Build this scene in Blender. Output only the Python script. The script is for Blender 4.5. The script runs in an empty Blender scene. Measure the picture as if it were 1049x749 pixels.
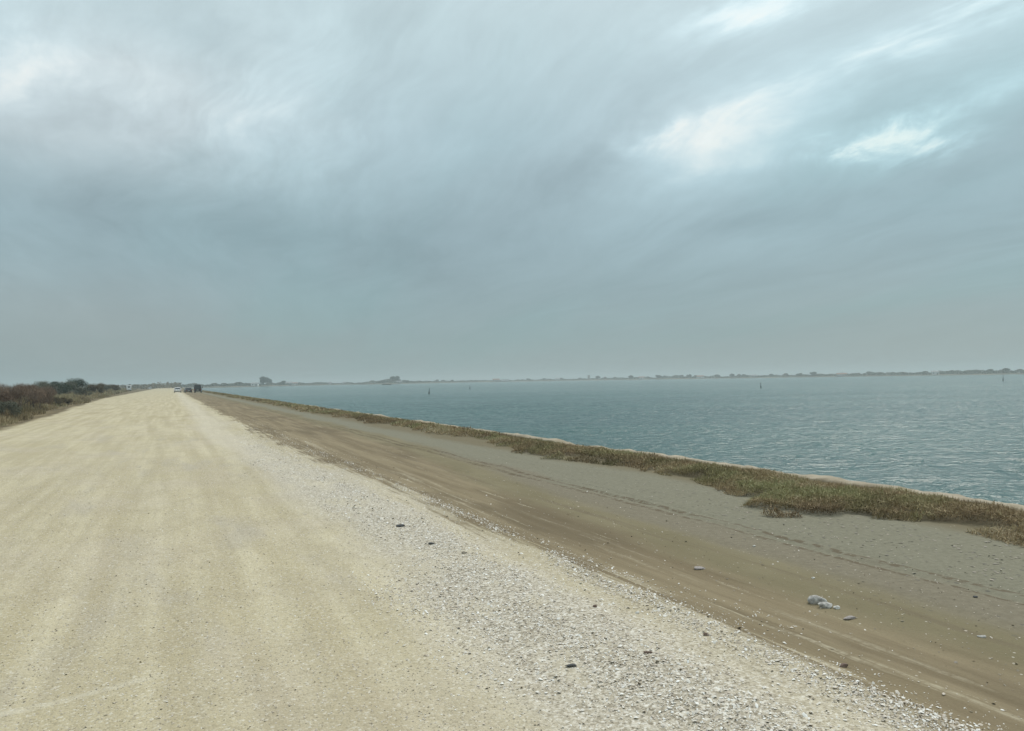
import bpy, bmesh, math, random
import numpy as np
from mathutils import Vector, Matrix
PI = math.pi
R = math.radians
S = bpy.context.scene
C = S.collection
rng = np.random.default_rng(7)
random.seed(7)

# ------------------------------------------------------------------ camera
CAMH = 2.0
FPX = 760.0                       # focal length in photo pixels (photo 1049 wide)
YAW = R(24.7)
ROLL = math.atan2(14.5, 880)
PITCH = math.atan((389.5 - 374.5) / FPX)
_f0 = Vector((math.sin(YAW), math.cos(YAW), 0)); _r0 = Vector((math.cos(YAW), -math.sin(YAW), 0)); _u0 = Vector((0, 0, 1))
_F = _f0 * math.cos(PITCH) + _u0 * math.sin(PITCH)
_U = -_f0 * math.sin(PITCH) + _u0 * math.cos(PITCH)
_Rt = _r0 * math.cos(ROLL) - _U * math.sin(ROLL)
_Up = _r0 * math.sin(ROLL) + _U * math.cos(ROLL)
cam = bpy.data.cameras.new("camera"); camo = bpy.data.objects.new("camera", cam); C.objects.link(camo)
camo.matrix_world = Matrix(((_Rt.x, _Up.x, -_F.x, 0), (_Rt.y, _Up.y, -_F.y, 0), (_Rt.z, _Up.z, -_F.z, CAMH), (0, 0, 0, 1)))
cam.sensor_width = 36; cam.lens = FPX / 1049 * 36; cam.clip_start = 0.1; cam.clip_end = 20000
S.camera = camo
S.view_settings.view_transform = 'Standard'; S.view_settings.look = 'None'
S.view_settings.gamma = 1; S.view_settings.exposure = 0.07; S.view_settings.use_curve_mapping = False

# ------------------------------------------------------------------ node helper
class NT:
    def __init__(s, tree): s.t = tree; tree.nodes.clear()
    def node(s, typ, **kw):
        n = s.t.nodes.new(typ)
        for k, v in kw.items():
            if k.startswith('i_'):
                s.put(n.inputs[k[2:].replace('_', ' ')], v)
            else: setattr(n, k, v)
        return n
    def put(s, sock, v):
        if isinstance(v, X): s.t.links.new(v.s, sock)
        elif isinstance(v, bpy.types.NodeSocket): s.t.links.new(v, sock)
        else: sock.default_value = v
    def m(s, op, a, b=None, c=None):
        n = s.t.nodes.new('ShaderNodeMath'); n.operation = op
        s.put(n.inputs[0], a)
        if b is not None: s.put(n.inputs[1], b)
        if c is not None: s.put(n.inputs[2], c)
        return X(s, n.outputs[0])
    def mix(s, f, a, b, blend='MIX'):
        n = s.t.nodes.new('ShaderNodeMix'); n.data_type = 'RGBA'; n.blend_type = blend
        s.put(n.inputs[0], f)
        for sock, v in ((n.inputs[6], a), (n.inputs[7], b)):
            s.put(sock, (*v, 1) if isinstance(v, tuple) and len(v) == 3 else v)
        return X(s, n.outputs[2])
    def step(s, v, a, b):          # smoothstep a..b -> 0..1
        n = s.t.nodes.new('ShaderNodeMapRange'); n.interpolation_type = 'SMOOTHSTEP'
        s.put(n.inputs[0], v); n.inputs[1].default_value = a; n.inputs[2].default_value = b
        return X(s, n.outputs[0])
    def vec(s, x, y, z=0.0):
        n = s.t.nodes.new('ShaderNodeCombineXYZ')
        for i, v in enumerate((x, y, z)): s.put(n.inputs[i], v)
        return X(s, n.outputs[0])
    def noise(s, v, scale=1.0, detail=3.0, rough=0.5, dist=0.0, color=False):
        n = s.t.nodes.new('ShaderNodeTexNoise'); s.put(n.inputs['Vector'], v)
        n.inputs['Scale'].default_value = scale; n.inputs['Detail'].default_value = detail
        n.inputs['Roughness'].default_value = rough; n.inputs['Distortion'].default_value = dist
        return X(s, n.outputs[1 if color else 0])
    def voro(s, v, scale, feature='F1'):
        n = s.t.nodes.new('ShaderNodeTexVoronoi'); n.feature = feature; s.put(n.inputs['Vector'], v); n.inputs['Scale'].default_value = scale
        return X(s, n.outputs['Distance']), X(s, n.outputs['Color'])
    def sep(s, v):
        n = s.t.nodes.new('ShaderNodeSeparateXYZ'); s.put(n.inputs[0], v)
        return [X(s, o) for o in n.outputs]
    def ramp(s, v, stops, interp='LINEAR'):
        n = s.t.nodes.new('ShaderNodeValToRGB'); s.put(n.inputs[0], v); cr = n.color_ramp; cr.interpolation = interp
        while len(cr.elements) < len(stops): cr.elements.new(0.5)
        for e, (p, c) in zip(cr.elements, stops): e.position = p; e.color = (*c, 1)
        return X(s, n.outputs[0])
class X:
    def __init__(s, nt, sock): s.n = nt; s.s = sock
    def __add__(s, o): return s.n.m('ADD', s, o)
    __radd__ = __add__
    def __sub__(s, o): return s.n.m('SUBTRACT', s, o)
    def __rsub__(s, o): return s.n.m('SUBTRACT', o, s)
    def __mul__(s, o): return s.n.m('MULTIPLY', s, o)
    __rmul__ = __mul__
    def __truediv__(s, o): return s.n.m('DIVIDE', s, o)
def mat(name):
    m = bpy.data.materials.new(name); m.use_nodes = True
    nt = NT(m.node_tree)
    out = nt.node('ShaderNodeOutputMaterial'); bs = nt.node('ShaderNodeBsdfPrincipled')
    nt.t.links.new(bs.outputs[0], out.inputs[0])
    return m, nt, bs
def pos(nt): return X(nt, nt.node('ShaderNodeNewGeometry').outputs['Position'])
def simple(name, col, rough=0.8, var=0.15, scale=3.0, metal=0.0, spec=0.3):
    m, nt, bs = mat(name)
    o = X(nt, nt.node('ShaderNodeTexCoord').outputs['Object'])
    f = nt.noise(o, scale, 4, 0.6)
    a = tuple(c * (1 - var * 1.6) for c in col); b = tuple(min(1, c * (1 + var * 1.6)) for c in col)
    nt.put(bs.inputs['Base Color'], nt.mix(nt.step(f, .3, .7), a, b))
    bs.inputs['Roughness'].default_value = rough; bs.inputs['Metallic'].default_value = metal
    bs.inputs['Specular IOR Level'].default_value = spec
    return m

# ------------------------------------------------------------------ world: thick high cloud over a Nishita sky
SUN_AZ = R(62.0); SUN_EL = R(48.0)            # azimuth from +Y towards +X
w = bpy.data.worlds.new("World"); S.world = w; w.use_nodes = True
nt = NT(w.node_tree)
wout = nt.node('ShaderNodeOutputWorld'); bg = nt.node('ShaderNodeBackground'); nt.t.links.new(bg.outputs[0], wout.inputs[0])
bg.inputs[1].default_value = 0.1
sky = nt.node('ShaderNodeTexSky'); sky.sky_type = 'NISHITA'; sky.sun_disc = False
sky.sun_elevation = SUN_EL; sky.sun_rotation = SUN_AZ
d = X(nt, nt.node('ShaderNodeTexCoord').outputs['Generated'])
dx, dy, dz = nt.sep(d)
az = nt.m('ARCTAN2', dx, dy) * (180 / PI)      # degrees, 0 = along the track, + to the right
el = nt.m('ARCSINE', nt.m('MINIMUM', nt.m('MAXIMUM', dz, -1.0), 1.0)) * (180 / PI)
den = nt.m('MAXIMUM', dz, 0.0) + 0.16
px_, py_ = dx / den, dy / den                  # the cloud layer seen in perspective
pl = nt.vec(px_, py_ * 0.42, 0.0)
warp = nt.noise(nt.vec(px_ * 0.6, py_ * 0.6, 3.0), 1.0, 3, .5)
pl2 = nt.vec(px_ + (warp - .5) * 1.1, py_ * 0.34 + (warp - .5) * .7, 1.7)
n1 = nt.noise(pl2, 1.1, 6, .52)
n2 = nt.noise(nt.vec(px_ * 2.2 + (warp - .5) * 2.0, py_ * 0.62, 9.0), 1.5, 6, .58)
n3 = nt.noise(nt.vec(px_ * .55, py_ * .4, 5.0), 1.0, 3, .5)
wa = az + (nt.noise(nt.vec(az * .07, el * .16, 0.0), 1.0, 5, .6) - .5) * 14
we = el + (nt.noise(nt.vec(az * .06, el * .15, 7.0), 1.0, 5, .6) - .5) * 6
def blob(a, e, sa, se, tilt=0.0):
    da = wa - a; de = we - e
    t = R(tilt); u = (da * math.cos(t) + de * math.sin(t)) / sa; v = (de * math.cos(t) - da * math.sin(t)) / se
    return nt.m('EXPONENT', (u * u + v * v) * -1.0)
base = nt.ramp(el / 90.0, [(0.0, (.250, .330, .345)), (.035, (.250, .342, .362)), (.12, (.312, .425, .462)), (.20, (.405, .530, .572)), (.29, (.52, .645, .675)), (.5, (.80, .88, .92)), (1.0, (1.25, 1.25, 1.22))])
fib = nt.noise(nt.vec(px_ * 5.0 + (warp - .5) * 5.0 + (n1 - .5) * 2.5, py_ * 1.5 + (n3 - .5) * 2.0, 19.0), 1.5, 7, .62)
fb = nt.step(fib, .30, .70) * 1.2 + .2
# broad light and dark masses of the cloud deck
bright = (n1 - .5) * .26 + (n2 - .5) * .34 + (n3 - .5) * .12 + (fib - .5) * .30
bright = bright + (blob(-1, 19.5, 12, 4.6, -10) * .36 + blob(-9.5, 20.5, 3.5, 2.0, 0) * .36 + blob(10, 23, 7, 3.0, 10) * .12 + blob(8, 20.5, 5, 2.0, 10) * .10) * (fb * .5 + .5)
bright = bright - blob(2, 11.3, 15, 2.8, -6) * .15 - blob(22, 13.5, 10, 3.5, 30) * .08 - blob(16, 8, 9, 3, 0) * .06
bright = bright + blob(39.5, 17.6, 8.5, 3.2, 10) * .30 + blob(40, 15.5, 4, 1.6, 0) * .14 + blob(50, 21, 16, 6, 14) * .14
bright = bright + (blob(38.5, 18.0, 3.6, 1.5, 12) * .50 + blob(50.5, 15.6, 2.6, .8, 8) * .62 + blob(54, 15.0, 2.2, .7, 8) * .55 + blob(52.5, 16.9, 6, .8, 12) * .4 + blob(55, 22, 8, 1.0, 14) * .30 + blob(44, 20.0, 3, 1.0, 15) * .16 + blob(43, 25.2, 6, 1.1, 5) * .42) * fb
bright = bright - blob(51, 18.4, 7, 1.0, 14) * .14 - blob(44, 11.5, 9, 1.4, 4) * .12 - blob(30, 16, 5, 1.8, 30) * .12
lum = 1.0 + bright * 0.9 * nt.step(el, -1.0, 12.0) + bright * .12
col = nt.mix(1.0, base, nt.vec(lum, lum, lum), 'MULTIPLY')
warm = blob(-4, 4.0, 14, 3.4, -5) * 1.0 + blob(-2, 19, 11, 4.5) * 1.1 + blob(39.5, 18, 6, 2.5) * .6 + blob(54, 4, 10, 3.0) * .45 + blob(-9, 18, 6, 3) * .4
col = nt.mix(nt.m('MINIMUM', warm, 1.0) * .62, col, nt.mix(1.0, col, (1.20, 1.02, .97), 'MULTIPLY'))
hot = nt.step(bright, .22, .75)
col = nt.mix(hot * .65, col, (.88, .86, .80))
teal = nt.step(nt.noise(nt.vec(px_ * .9, py_ * .3, 12.0), 1.0, 4, .5), .45, .7)
teal = nt.m('MINIMUM', teal * .8 + blob(52, 15, 14, 8) * .5, 1.0)
col = nt.mix(teal * .55, col, nt.mix(1.0, col, (.88, 1.04, 1.02), 'MULTIPLY'))
col10 = nt.mix(1.0, col, (10.0, 10.0, 10.0), 'MULTIPLY')
fin = nt.mix(0.93, X(nt, sky.outputs[0]), col10)
nt.put(bg.inputs[0], fin)

sun = bpy.data.lights.new("sun", 'SUN'); sun.energy = 1.65; sun.angle = R(24); sun.color = (1.0, .95, .87)
suno = bpy.data.objects.new("sun", sun); C.objects.link(suno)
sd = Vector((math.sin(SUN_AZ) * math.cos(SUN_EL), math.cos(SUN_AZ) * math.cos(SUN_EL), math.sin(SUN_EL)))
suno.rotation_euler = sd.to_track_quat('Z', 'Y').to_euler()

# ------------------------------------------------------------------ object helpers
def tag(o, label=None, cat=None, group=None, kind=None):
    if label: o['label'] = label
    if cat: o['category'] = cat
    if group: o['group'] = group
    if kind: o['kind'] = kind
    return o
def empty(name, loc=(0, 0, 0), rz=0.0):
    o = bpy.data.objects.new(name, None); C.objects.link(o); o.location = loc; o.rotation_euler = (0, 0, rz); o.empty_display_size = .2
    return o
def link_mesh(name, me, m, parent=None, smooth=False):
    o = bpy.data.objects.new(name, me); C.objects.link(o)
    for mm in (m if isinstance(m, list) else [m]): me.materials.append(mm)
    if smooth: me.polygons.foreach_set('use_smooth', np.ones(len(me.polygons), dtype=bool))
    if parent: o.parent = parent
    return o
def np_mesh(name, V, Fc, n=None):                   # V (N,3), Fc (M,k) one polygon size
    me = bpy.data.meshes.new(name); V = np.ascontiguousarray(V, dtype=np.float32); Fc = np.ascontiguousarray(Fc, dtype=np.int32)
    k = Fc.shape[1]
    me.vertices.add(len(V)); me.vertices.foreach_set('co', V.ravel())
    me.loops.add(Fc.size); me.loops.foreach_set('vertex_index', Fc.ravel())
    me.polygons.add(len(Fc)); me.polygons.foreach_set('loop_start', np.arange(len(Fc), dtype=np.int32) * k)
    me.update(calc_edges=True); me.validate()
    return me
def face_attr(me, name, vals):
    a = me.attributes.new(name, 'FLOAT', 'FACE'); a.data.foreach_set('value', np.ascontiguousarray(vals, dtype=np.float32))
class MB:                                           # little bmesh collector
    def __init__(s): s.b = bmesh.new()
    def box(s, c, size, bev=0.0, rot=None):
        r = bmesh.ops.create_cube(s.b, size=1.0); vs = r['verts']
        bmesh.ops.scale(s.b, vec=size, verts=vs)
        if bev: 
            es = list({e for v in vs for e in v.link_edges}); q = bmesh.ops.bevel(s.b, geom=es, offset=bev, segments=2, affect='EDGES'); vs = list({v for f in q['faces'] for v in f.verts} | {v for v in vs if v.is_valid})
        if rot: bmesh.ops.rotate(s.b, cent=(0, 0, 0), matrix=rot, verts=vs)
        bmesh.ops.translate(s.b, vec=c, verts=vs); return s
    def cyl(s, p0, p1, r0, r1=None, n=12):
        p0 = Vector(p0); p1 = Vector(p1); r1 = r0 if r1 is None else r1
        ax = p1 - p0; M = Matrix.Translation((p0 + p1) / 2) @ ax.to_track_quat('Z', 'Y').to_matrix().to_4x4()
        bmesh.ops.create_cone(s.b, cap_ends=True, segments=n, radius1=r0, radius2=r1, depth=ax.length, matrix=M); return s
    def loft(s, rings):                             # list of equal-length rings of points, capped
        rr = [[s.b.verts.new(p) for p in ring] for ring in rings]; n = len(rr[0])
        for a, b in zip(rr, rr[1:]):
            for i in range(n): s.b.faces.new((a[i], a[(i + 1) % n], b[(i + 1) % n], b[i]))
        s.b.faces.new(rr[0][::-1]); s.b.faces.new(rr[-1]); return s
    def poly(s, pts, th):                           # flat polygon given thickness along its normal
        n = (Vector(pts[1]) - Vector(pts[0])).cross(Vector(pts[2]) - Vector(pts[0])).normalized() * th
        s.loft([[tuple(Vector(p)) for p in pts], [tuple(Vector(p) + n) for p in pts]]); return s
    def build(s, name, m, parent=None, smooth=False):
        bmesh.ops.recalc_face_normals(s.b, faces=s.b.faces[:])
        me = bpy.data.meshes.new(name); s.b.to_mesh(me); s.b.free(); return link_mesh(name, me, m, parent, smooth)
def copy_tree(o, parent=None):
    c = o.copy(); C.objects.link(c); c.parent = parent
    for ch in list(o.children): copy_tree(ch, c)
    return c

# ------------------------------------------------------------------ numpy value noise
def _h(ix, iy, s):
    n = (ix.astype(np.int64) * 374761393 + iy.astype(np.int64) * 668265263 + s * 974634777) & 0xffffffff
    n = ((n ^ (n >> 13)) * 1274126177) & 0xffffffff
    return ((n ^ (n >> 16)) & 0xffff) / 65535.0
def vn(x, y, s=0):
    x = np.asarray(x, float); y = np.asarray(y, float)
    ix = np.floor(x); iy = np.floor(y); fx = x - ix; fy = y - iy
    fx = fx * fx * (3 - 2 * fx); fy = fy * fy * (3 - 2 * fy)
    a = _h(ix, iy, s); b = _h(ix + 1, iy, s); c = _h(ix, iy + 1, s); d_ = _h(ix + 1, iy + 1, s)
    return (a * (1 - fx) + b * fx) * (1 - fy) + (c * (1 - fx) + d_ * fx) * fy
def fbm(x, y, s=0, o=4):
    t = 0; a = .5; k = 1
    for i in range(o): t = t + a * vn(x * k, y * k, s + i); a *= .5; k *= 2.03
    return t / (1 - .5 ** o)
def sst(v, a, b):
    t = np.clip((v - a) / (b - a), 0, 1); return t * t * (3 - 2 * t)

# ------------------------------------------------------------------ terrain height
WATER = -0.9
EDGE = 11.55                                         # inner side of the concrete edging
def left_edge(Y):
    return np.interp(Y, [-50, 0, 25, 45, 75, 150, 400, 700, 6000], [-7, -7, -7.4, -8, -9.6, -11.9, -18, -24, -80]) + (fbm(np.asarray(Y) * .12, 0 * np.asarray(Y), 31, 3) - .5) * 2.2
def height(Xa, Ya):
    Xa = np.asarray(Xa, float); Ya = np.asarray(Ya, float)
    dist = np.hypot(Xa, Ya); near = 1 - sst(dist, 30, 90)
    z = np.interp(Xa, [-3000, -60, -22, -8, 0, 2.2, 3.2, 4.1, 5.2, 7, 9.5, 11.7, 12.2, 20, 60], [-.6, -.6, -.35, -.02, .03, 0, .015, -.03, -.11, -.13, -.15, -.16, -.45, -3, -4])
    le = left_edge(Ya); inl = le - Xa
    z = z + sst(inl, .2, 2.5) * .38 * (1 - sst(inl, 5, 14)) * sst(-Xa, 5.5, 7)
    z = z + near * (fbm(Xa * .9, Ya * .25, 3, 4) - .5) * .05
    z = z + near * (fbm(Xa * 4.0, Ya * 1.3, 5, 4) - .5) * .020
    z = z + near * (fbm(Xa * 14, Ya * 12, 8, 3) - .5) * .008
    wob = (vn(Ya * .25, 0 * Ya, 11) - .5) * .5
    for c_, wd, dp in ((7.15, .07, .022), (7.42, .06, .018), (6.3, .10, .012), (4.75, .10, .018), (5.15, .06, .012), (4.35, .12, .015), (-2.3, .3, .015), (-.7, .3, .015), (-4.2, .35, .012), (1.2, .3, .012)):
        q = (Xa + wob - c_) / wd
        z = z - near * dp * np.exp(-q * q) * (.45 + 1.1 * vn(Ya * 3.0, c_ + 0 * Ya, 14))
    # push shell gravel into a low windrow between track and flat
    z = z + near * .035 * np.exp(-((Xa - 3.1 - wob * .6) / .55) ** 2) + near * .03 * np.exp(-((Xa - 4.0 - wob * .6) / .16) ** 2)
    return z

# ------------------------------------------------------------------ ground material (zones run along the track)
gm, nt, bs = mat("track_soil")
P = pos(nt); gx, gy, gz = nt.sep(P)
far = nt.step(gy, 14.0, 60.0)
w1 = nt.noise(nt.vec(gx * .5, gy * .16, 0.0), 1.0, 4, .55) - .5
w2 = nt.noise(nt.vec(gx * 3.0, gy * 1.2, 4.0), 1.0, 4, .6) - .5
xs = gx + w1 * 1.5 + w2 * .35 + nt.step(gy, 10.0, 34.0) * .8
xo = gx + w1 * 1.5 + w2 * .35 - nt.step(gy, 9.0, 26.0) * 1.5
str1 = nt.noise(nt.vec(gx * 2.4, gy * .09, 2.0), 1.0, 5, .6)        # streaks drawn out along the track
str2 = nt.noise(nt.vec(gx * 9.0, gy * .35, 6.0), 1.0, 4, .6)
pat = nt.noise(nt.vec(gx * .6, gy * .35, 8.0), 1.0, 5, .6)
grain = nt.noise(P, 55.0, 3, .7)
grain2 = nt.noise(P, 14.0, 4, .65)
road = nt.mix(nt.step(str1, .32, .68), (.425, .368, .235), (.56, .50, .345))
road = nt.mix(nt.step(pat, .42, .72) * .5, road, (.49, .43, .34))
lump = nt.noise(nt.vec(gx * 1.6, gy * 1.0, 60.0), 1.0, 6, .7)
road = nt.mix(nt.step(lump, .46, .62) * .45, road, (.40, .345, .23))
rdz = nt.step(nt.noise(nt.vec(gx * .30, gy * .22, 64.0), 1.0, 6, .68), .56, .63)
road = nt.mix(rdz * .6 * nt.step(gy, 18.0, 50.0), road, (.36, .30, .19))
road = nt.mix(nt.step(str2, .5, .75) * .35, road, (.405, .365, .265))
grey_p = nt.step(nt.noise(nt.vec(gx * 1.1, gy * .22, 21.0), 1.0, 4, .6), .52, .68)
road = nt.mix(grey_p * .45 * (1.0 - far), road, (.38, .345, .29))
v1, vc1 = nt.voro(P, 62.0); v2, vc2 = nt.voro(P, 33.0)
cr, cg, cb = nt.sep(vc1); c2r, c2g, c2b = nt.sep(vc2)
peb = nt.ramp(cr, [(0, (.20, .17, .12)), (.25, (.34, .295, .20)), (.6, (.49, .44, .32)), (.85, (.66, .62, .52)), (1, (.86, .84, .78))])
road = nt.mix((1.0 - far) * .50, road, nt.mix(nt.step(cg, .25, .8) * .75, road, peb))
shellc = nt.ramp(cr * .6 + c2r * .4, [(.1, (.20, .17, .13)), (.35, (.38, .34, .26)), (.55, (.50, .455, .37)), (.78, (.66, .62, .54)), (1, (.85, .84, .79))])
shw = nt.step(xs, 1.5, 2.6) * (1.0 - nt.step(xs, 3.75, 4.15))
gap = nt.step(nt.noise(nt.vec(gx * 1.8, gy * .7, 15.0), 1.0, 4, .6), .48, .66)
shw = shw * (1.0 - gap * .75) * (1.0 - nt.step(gy, 9.0, 34.0) * .85) * .85 * (1.0 - nt.step(xs, 3.1, 3.5) * .5)
pale = nt.step(xs, 1.6, 2.4) * (1.0 - nt.step(xs, 2.9, 3.6)) * .4
road = nt.mix(pale, road, (.62, .57, .47))
brown = nt.mix(nt.step(str1, .35, .65), (.180, .142, .086), (.262, .214, .135))
brown = nt.mix(nt.step(pat, .48, .7) * .5, brown, (.25, .205, .125))
brown = nt.mix(nt.step(nt.noise(nt.vec(gx * .5, gy * .13, 51.0), 1.0, 5, .65), .48, .64) * .75, brown, (.142, .112, .068))
brown = nt.mix(nt.step(str2, .56, .74) * .6, brown, (.140, .110, .066))
lines = nt.step(nt.noise(nt.vec(gx * 7.0, gy * .28, 33.0), 1.0, 5, .65), .60, .72)
brown = nt.mix(lines * .8 * nt.step(cb, .2, .6), brown, (.52, .47, .35))
olive = nt.mix(nt.step(pat, .35, .7), (.182, .156, .092), (.222, .192, .118))
greyb = nt.mix(nt.step(grain2, .35, .7), (.185, .162, .115), (.222, .196, .142))
grey = nt.mix(nt.step(grain2, .35, .7), (.190, .180, .130), (.228, .216, .160))
verge = nt.mix(nt.step(pat, .4, .65), (.12, .095, .055), (.22, .175, .10))
c = nt.mix(shw, road, shellc)
xe = xs + (str2 - .5) * 1.5 + (nt.noise(nt.vec(gx * 1.2, gy * .5, 70.0), 1.0, 4, .6) - .5) * 1.3
c = nt.mix(nt.step(xe, 3.65, 4.15), c, brown)
tng = nt.step(nt.noise(nt.vec(gx * 5.0, gy * .22, 73.0), 1.0, 5, .6), .55, .66) * (1.0 - nt.step(xs, 4.3, 5.6)) * nt.step(xs, 3.6, 3.9) * nt.step(grain2, .3, .6)
c = nt.mix(tng * .65, c, (.50, .45, .335))
c = nt.mix(nt.step(xo, 5.1, 5.7), c, olive)
c = nt.mix(nt.step(xo, 6.0, 6.7), c, greyb)
c = nt.mix(nt.step(xo + w2 * .3 + nt.step(gy, 9.0, 26.0) * .9, 7.0, 7.45), c, grey)
c = nt.mix(nt.step(xs, 9.3, 10.2), c, (.17, .145, .09))
# tyre-churned ruts on the flat: broken dark tread marks
rut = nt.m('ABSOLUTE', gx + (nt.noise(nt.vec(0.0, gy * .25, 0.0), 1.0, 2, .5) - .5) * .6 - 7.25)
rutw = (1.0 - nt.step(nt.m('ABSOLUTE', rut - .14), .035, .085)) * 1.25 * nt.step(nt.noise(nt.vec(gx * 8.0, gy * 7.0, 3.0), 1.0, 3, .6), .42, .58)
c = nt.mix(nt.m('MINIMUM', rutw, 1.0) * .9, c, (.125, .10, .065))
rut2 = nt.m('ABSOLUTE', gx + (nt.noise(nt.vec(5.0, gy * .2, 0.0), 1.0, 2, .5) - .5) * .7 - 5.95)
c = nt.mix((1.0 - nt.step(rut2, .03, .12)) * nt.step(str2, .35, .6) * .55, c, (.15, .12, .078))
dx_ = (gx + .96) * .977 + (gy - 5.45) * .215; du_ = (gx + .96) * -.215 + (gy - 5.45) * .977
refl_streak = (1.0 - nt.step(nt.m('ABSOLUTE', du_ + w2 * .06), .015, .07)) * (1.0 - nt.step(dx_, .6, 1.2)) * nt.step(grain2, .2, .6)  # soft windscreen reflection, painted into the road colour as a pale streak
c = nt.mix(refl_streak * .5, c, (.62, .58, .47))
# small dark chips and pale crumbs lying in the surface
v3, vc3 = nt.voro(nt.vec(gx, gy * .7, 0.0), 7.0); c3r, c3g, c3b = nt.sep(vc3)
chip = (1.0 - nt.step(v3, .10, .16)) * nt.step(c3r, .45, .5)
c = nt.mix(chip * .75 * nt.step(gx, 5.2, 7.2) * (1.0 - nt.step(gx, 9.4, 10.0)), c, (.10, .095, .085))
v4, vc4 = nt.voro(P, 11.0); c4r, c4g, c4b = nt.sep(vc4)
c = nt.mix((1.0 - nt.step(v4, .08, .13)) * nt.step(c4r, .72, .76) * .7, c, (.62, .58, .50))
lft = nt.step(nt.noise(nt.vec(gx * .4, gy * .12, 40.0), 1.0, 4, .6) * 3.0 - gx - nt.m('MINIMUM', gy, 150.0) * .033 - 3.0, 4.2, 5.0)
c = nt.mix(lft, c, verge)
c = nt.mix(.35, c, nt.mix(1.0, c, nt.mix(grain, (.55, .55, .55), (1.4, 1.4, 1.4)), 'MULTIPLY'))
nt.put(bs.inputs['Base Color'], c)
bs.inputs['Roughness'].default_value = .95; bs.inputs['Specular IOR Level'].default_value = .15
hgt = grain * .35 + (1.0 - v1) * .5 * (nt.step(gx, 4.6, 3.6)) + v2 * shw * .6 + grain2 * .9
bmp = nt.node('ShaderNodeBump', i_Height=hgt, i_Strength=.8, i_Distance=.012)
nt.put(bs.inputs['Normal'], bmp.outputs[0])

# ------------------------------------------------------------------ ground sheets
def axis(lo, hi, step0, k, d0):
    out = [0.0]; 
    while out[-1] < hi: out.append(out[-1] + max(step0, (abs(out[-1]) - d0) * k))
    neg = [0.0]
    while neg[-1] > lo: neg.append(neg[-1] - max(step0, (abs(neg[-1]) - d0) * k))
    return np.array(sorted(set(neg[1:] + out)))
ys = axis(-60, 8000, .055, .016, 6)
ys = ys[(ys > -4) | (np.arange(len(ys)) % 4 == 0)]
xl = -np.array([9., 9.6, 10.4, 11.2, 12, 13, 14, 15.5, 17, 19, 21.5, 24, 28, 34, 42, 55, 80, 130, 250, 600, 1500, 4000, 8000])[::-1]
xd = np.concatenate([np.arange(-8.5, 1.0, .11), np.arange(1.0, 12.3, .06)])
xr = np.array([12.5, 13, 15, 20, 30, 60, 150, 500, 2000, 8000])
xs_ = np.concatenate([xl, xd, xr])
def sheet(name, xa, label_kind='structure'):
    GX, GY = np.meshgrid(xa, ys); Z = height(GX, GY)
    nx, ny = len(xa), len(ys)
    V = np.stack([GX.ravel(), GY.ravel(), Z.ravel()], 1)
    i = np.arange(nx * ny).reshape(ny, nx)
    Fq = np.stack([i[:-1, :-1].ravel(), i[:-1, 1:].ravel(), i[1:, 1:].ravel(), i[1:, :-1].ravel()], 1)
    o = link_mesh(name, np_mesh(name, V, Fq), gm, None, True); o['kind'] = 'structure'; return o
ksplit = int(np.searchsorted(xs_, 4.2)); lsplit = int(np.searchsorted(xs_, -8.55))
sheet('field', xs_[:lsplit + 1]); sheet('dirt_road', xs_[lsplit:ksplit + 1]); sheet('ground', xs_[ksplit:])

# ------------------------------------------------------------------ water
wm, nt, bs = mat("lagoon_water")
P = pos(nt); gx, gy, gz = nt.sep(P)
wr = nt.noise(nt.vec(gx * .2, gy * .2, 0.0), 1.0, 2, .5)
rx = gx * .94 - gy * .34; ry = gx * .34 + gy * .94
a1 = nt.noise(nt.vec(rx * 1.2 + wr * 1.5, ry * 2.0, 0.0), 1.0, 3, .55)
a2 = nt.noise(nt.vec(rx * 3.6, ry * 6.0, 3.0), 1.0, 4, .6)
a3 = nt.noise(nt.vec(rx * .25, ry * .5, 5.0), 1.0, 3, .5)
gust = nt.noise(nt.vec(rx * .02, ry * .05, 8.0), 1.0, 4, .55)
hh = (a1 * .55 + a2 * .20 + a3 * .6) * (gust * .7 + .6)
bmp = nt.node('ShaderNodeBump', i_Height=hh, i_Strength=1.0, i_Distance=.35)
nt.put(bs.inputs['Normal'], bmp.outputs[0])
nt.put(bs.inputs['Base Color'], nt.mix(nt.step(gust, .35, .65), (.024, .080, .074), (.034, .102, .092)))
bs.inputs['Roughness'].default_value = .12; bs.inputs['IOR'].default_value = 1.33; bs.inputs['Specular IOR Level'].default_value = .42
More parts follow.
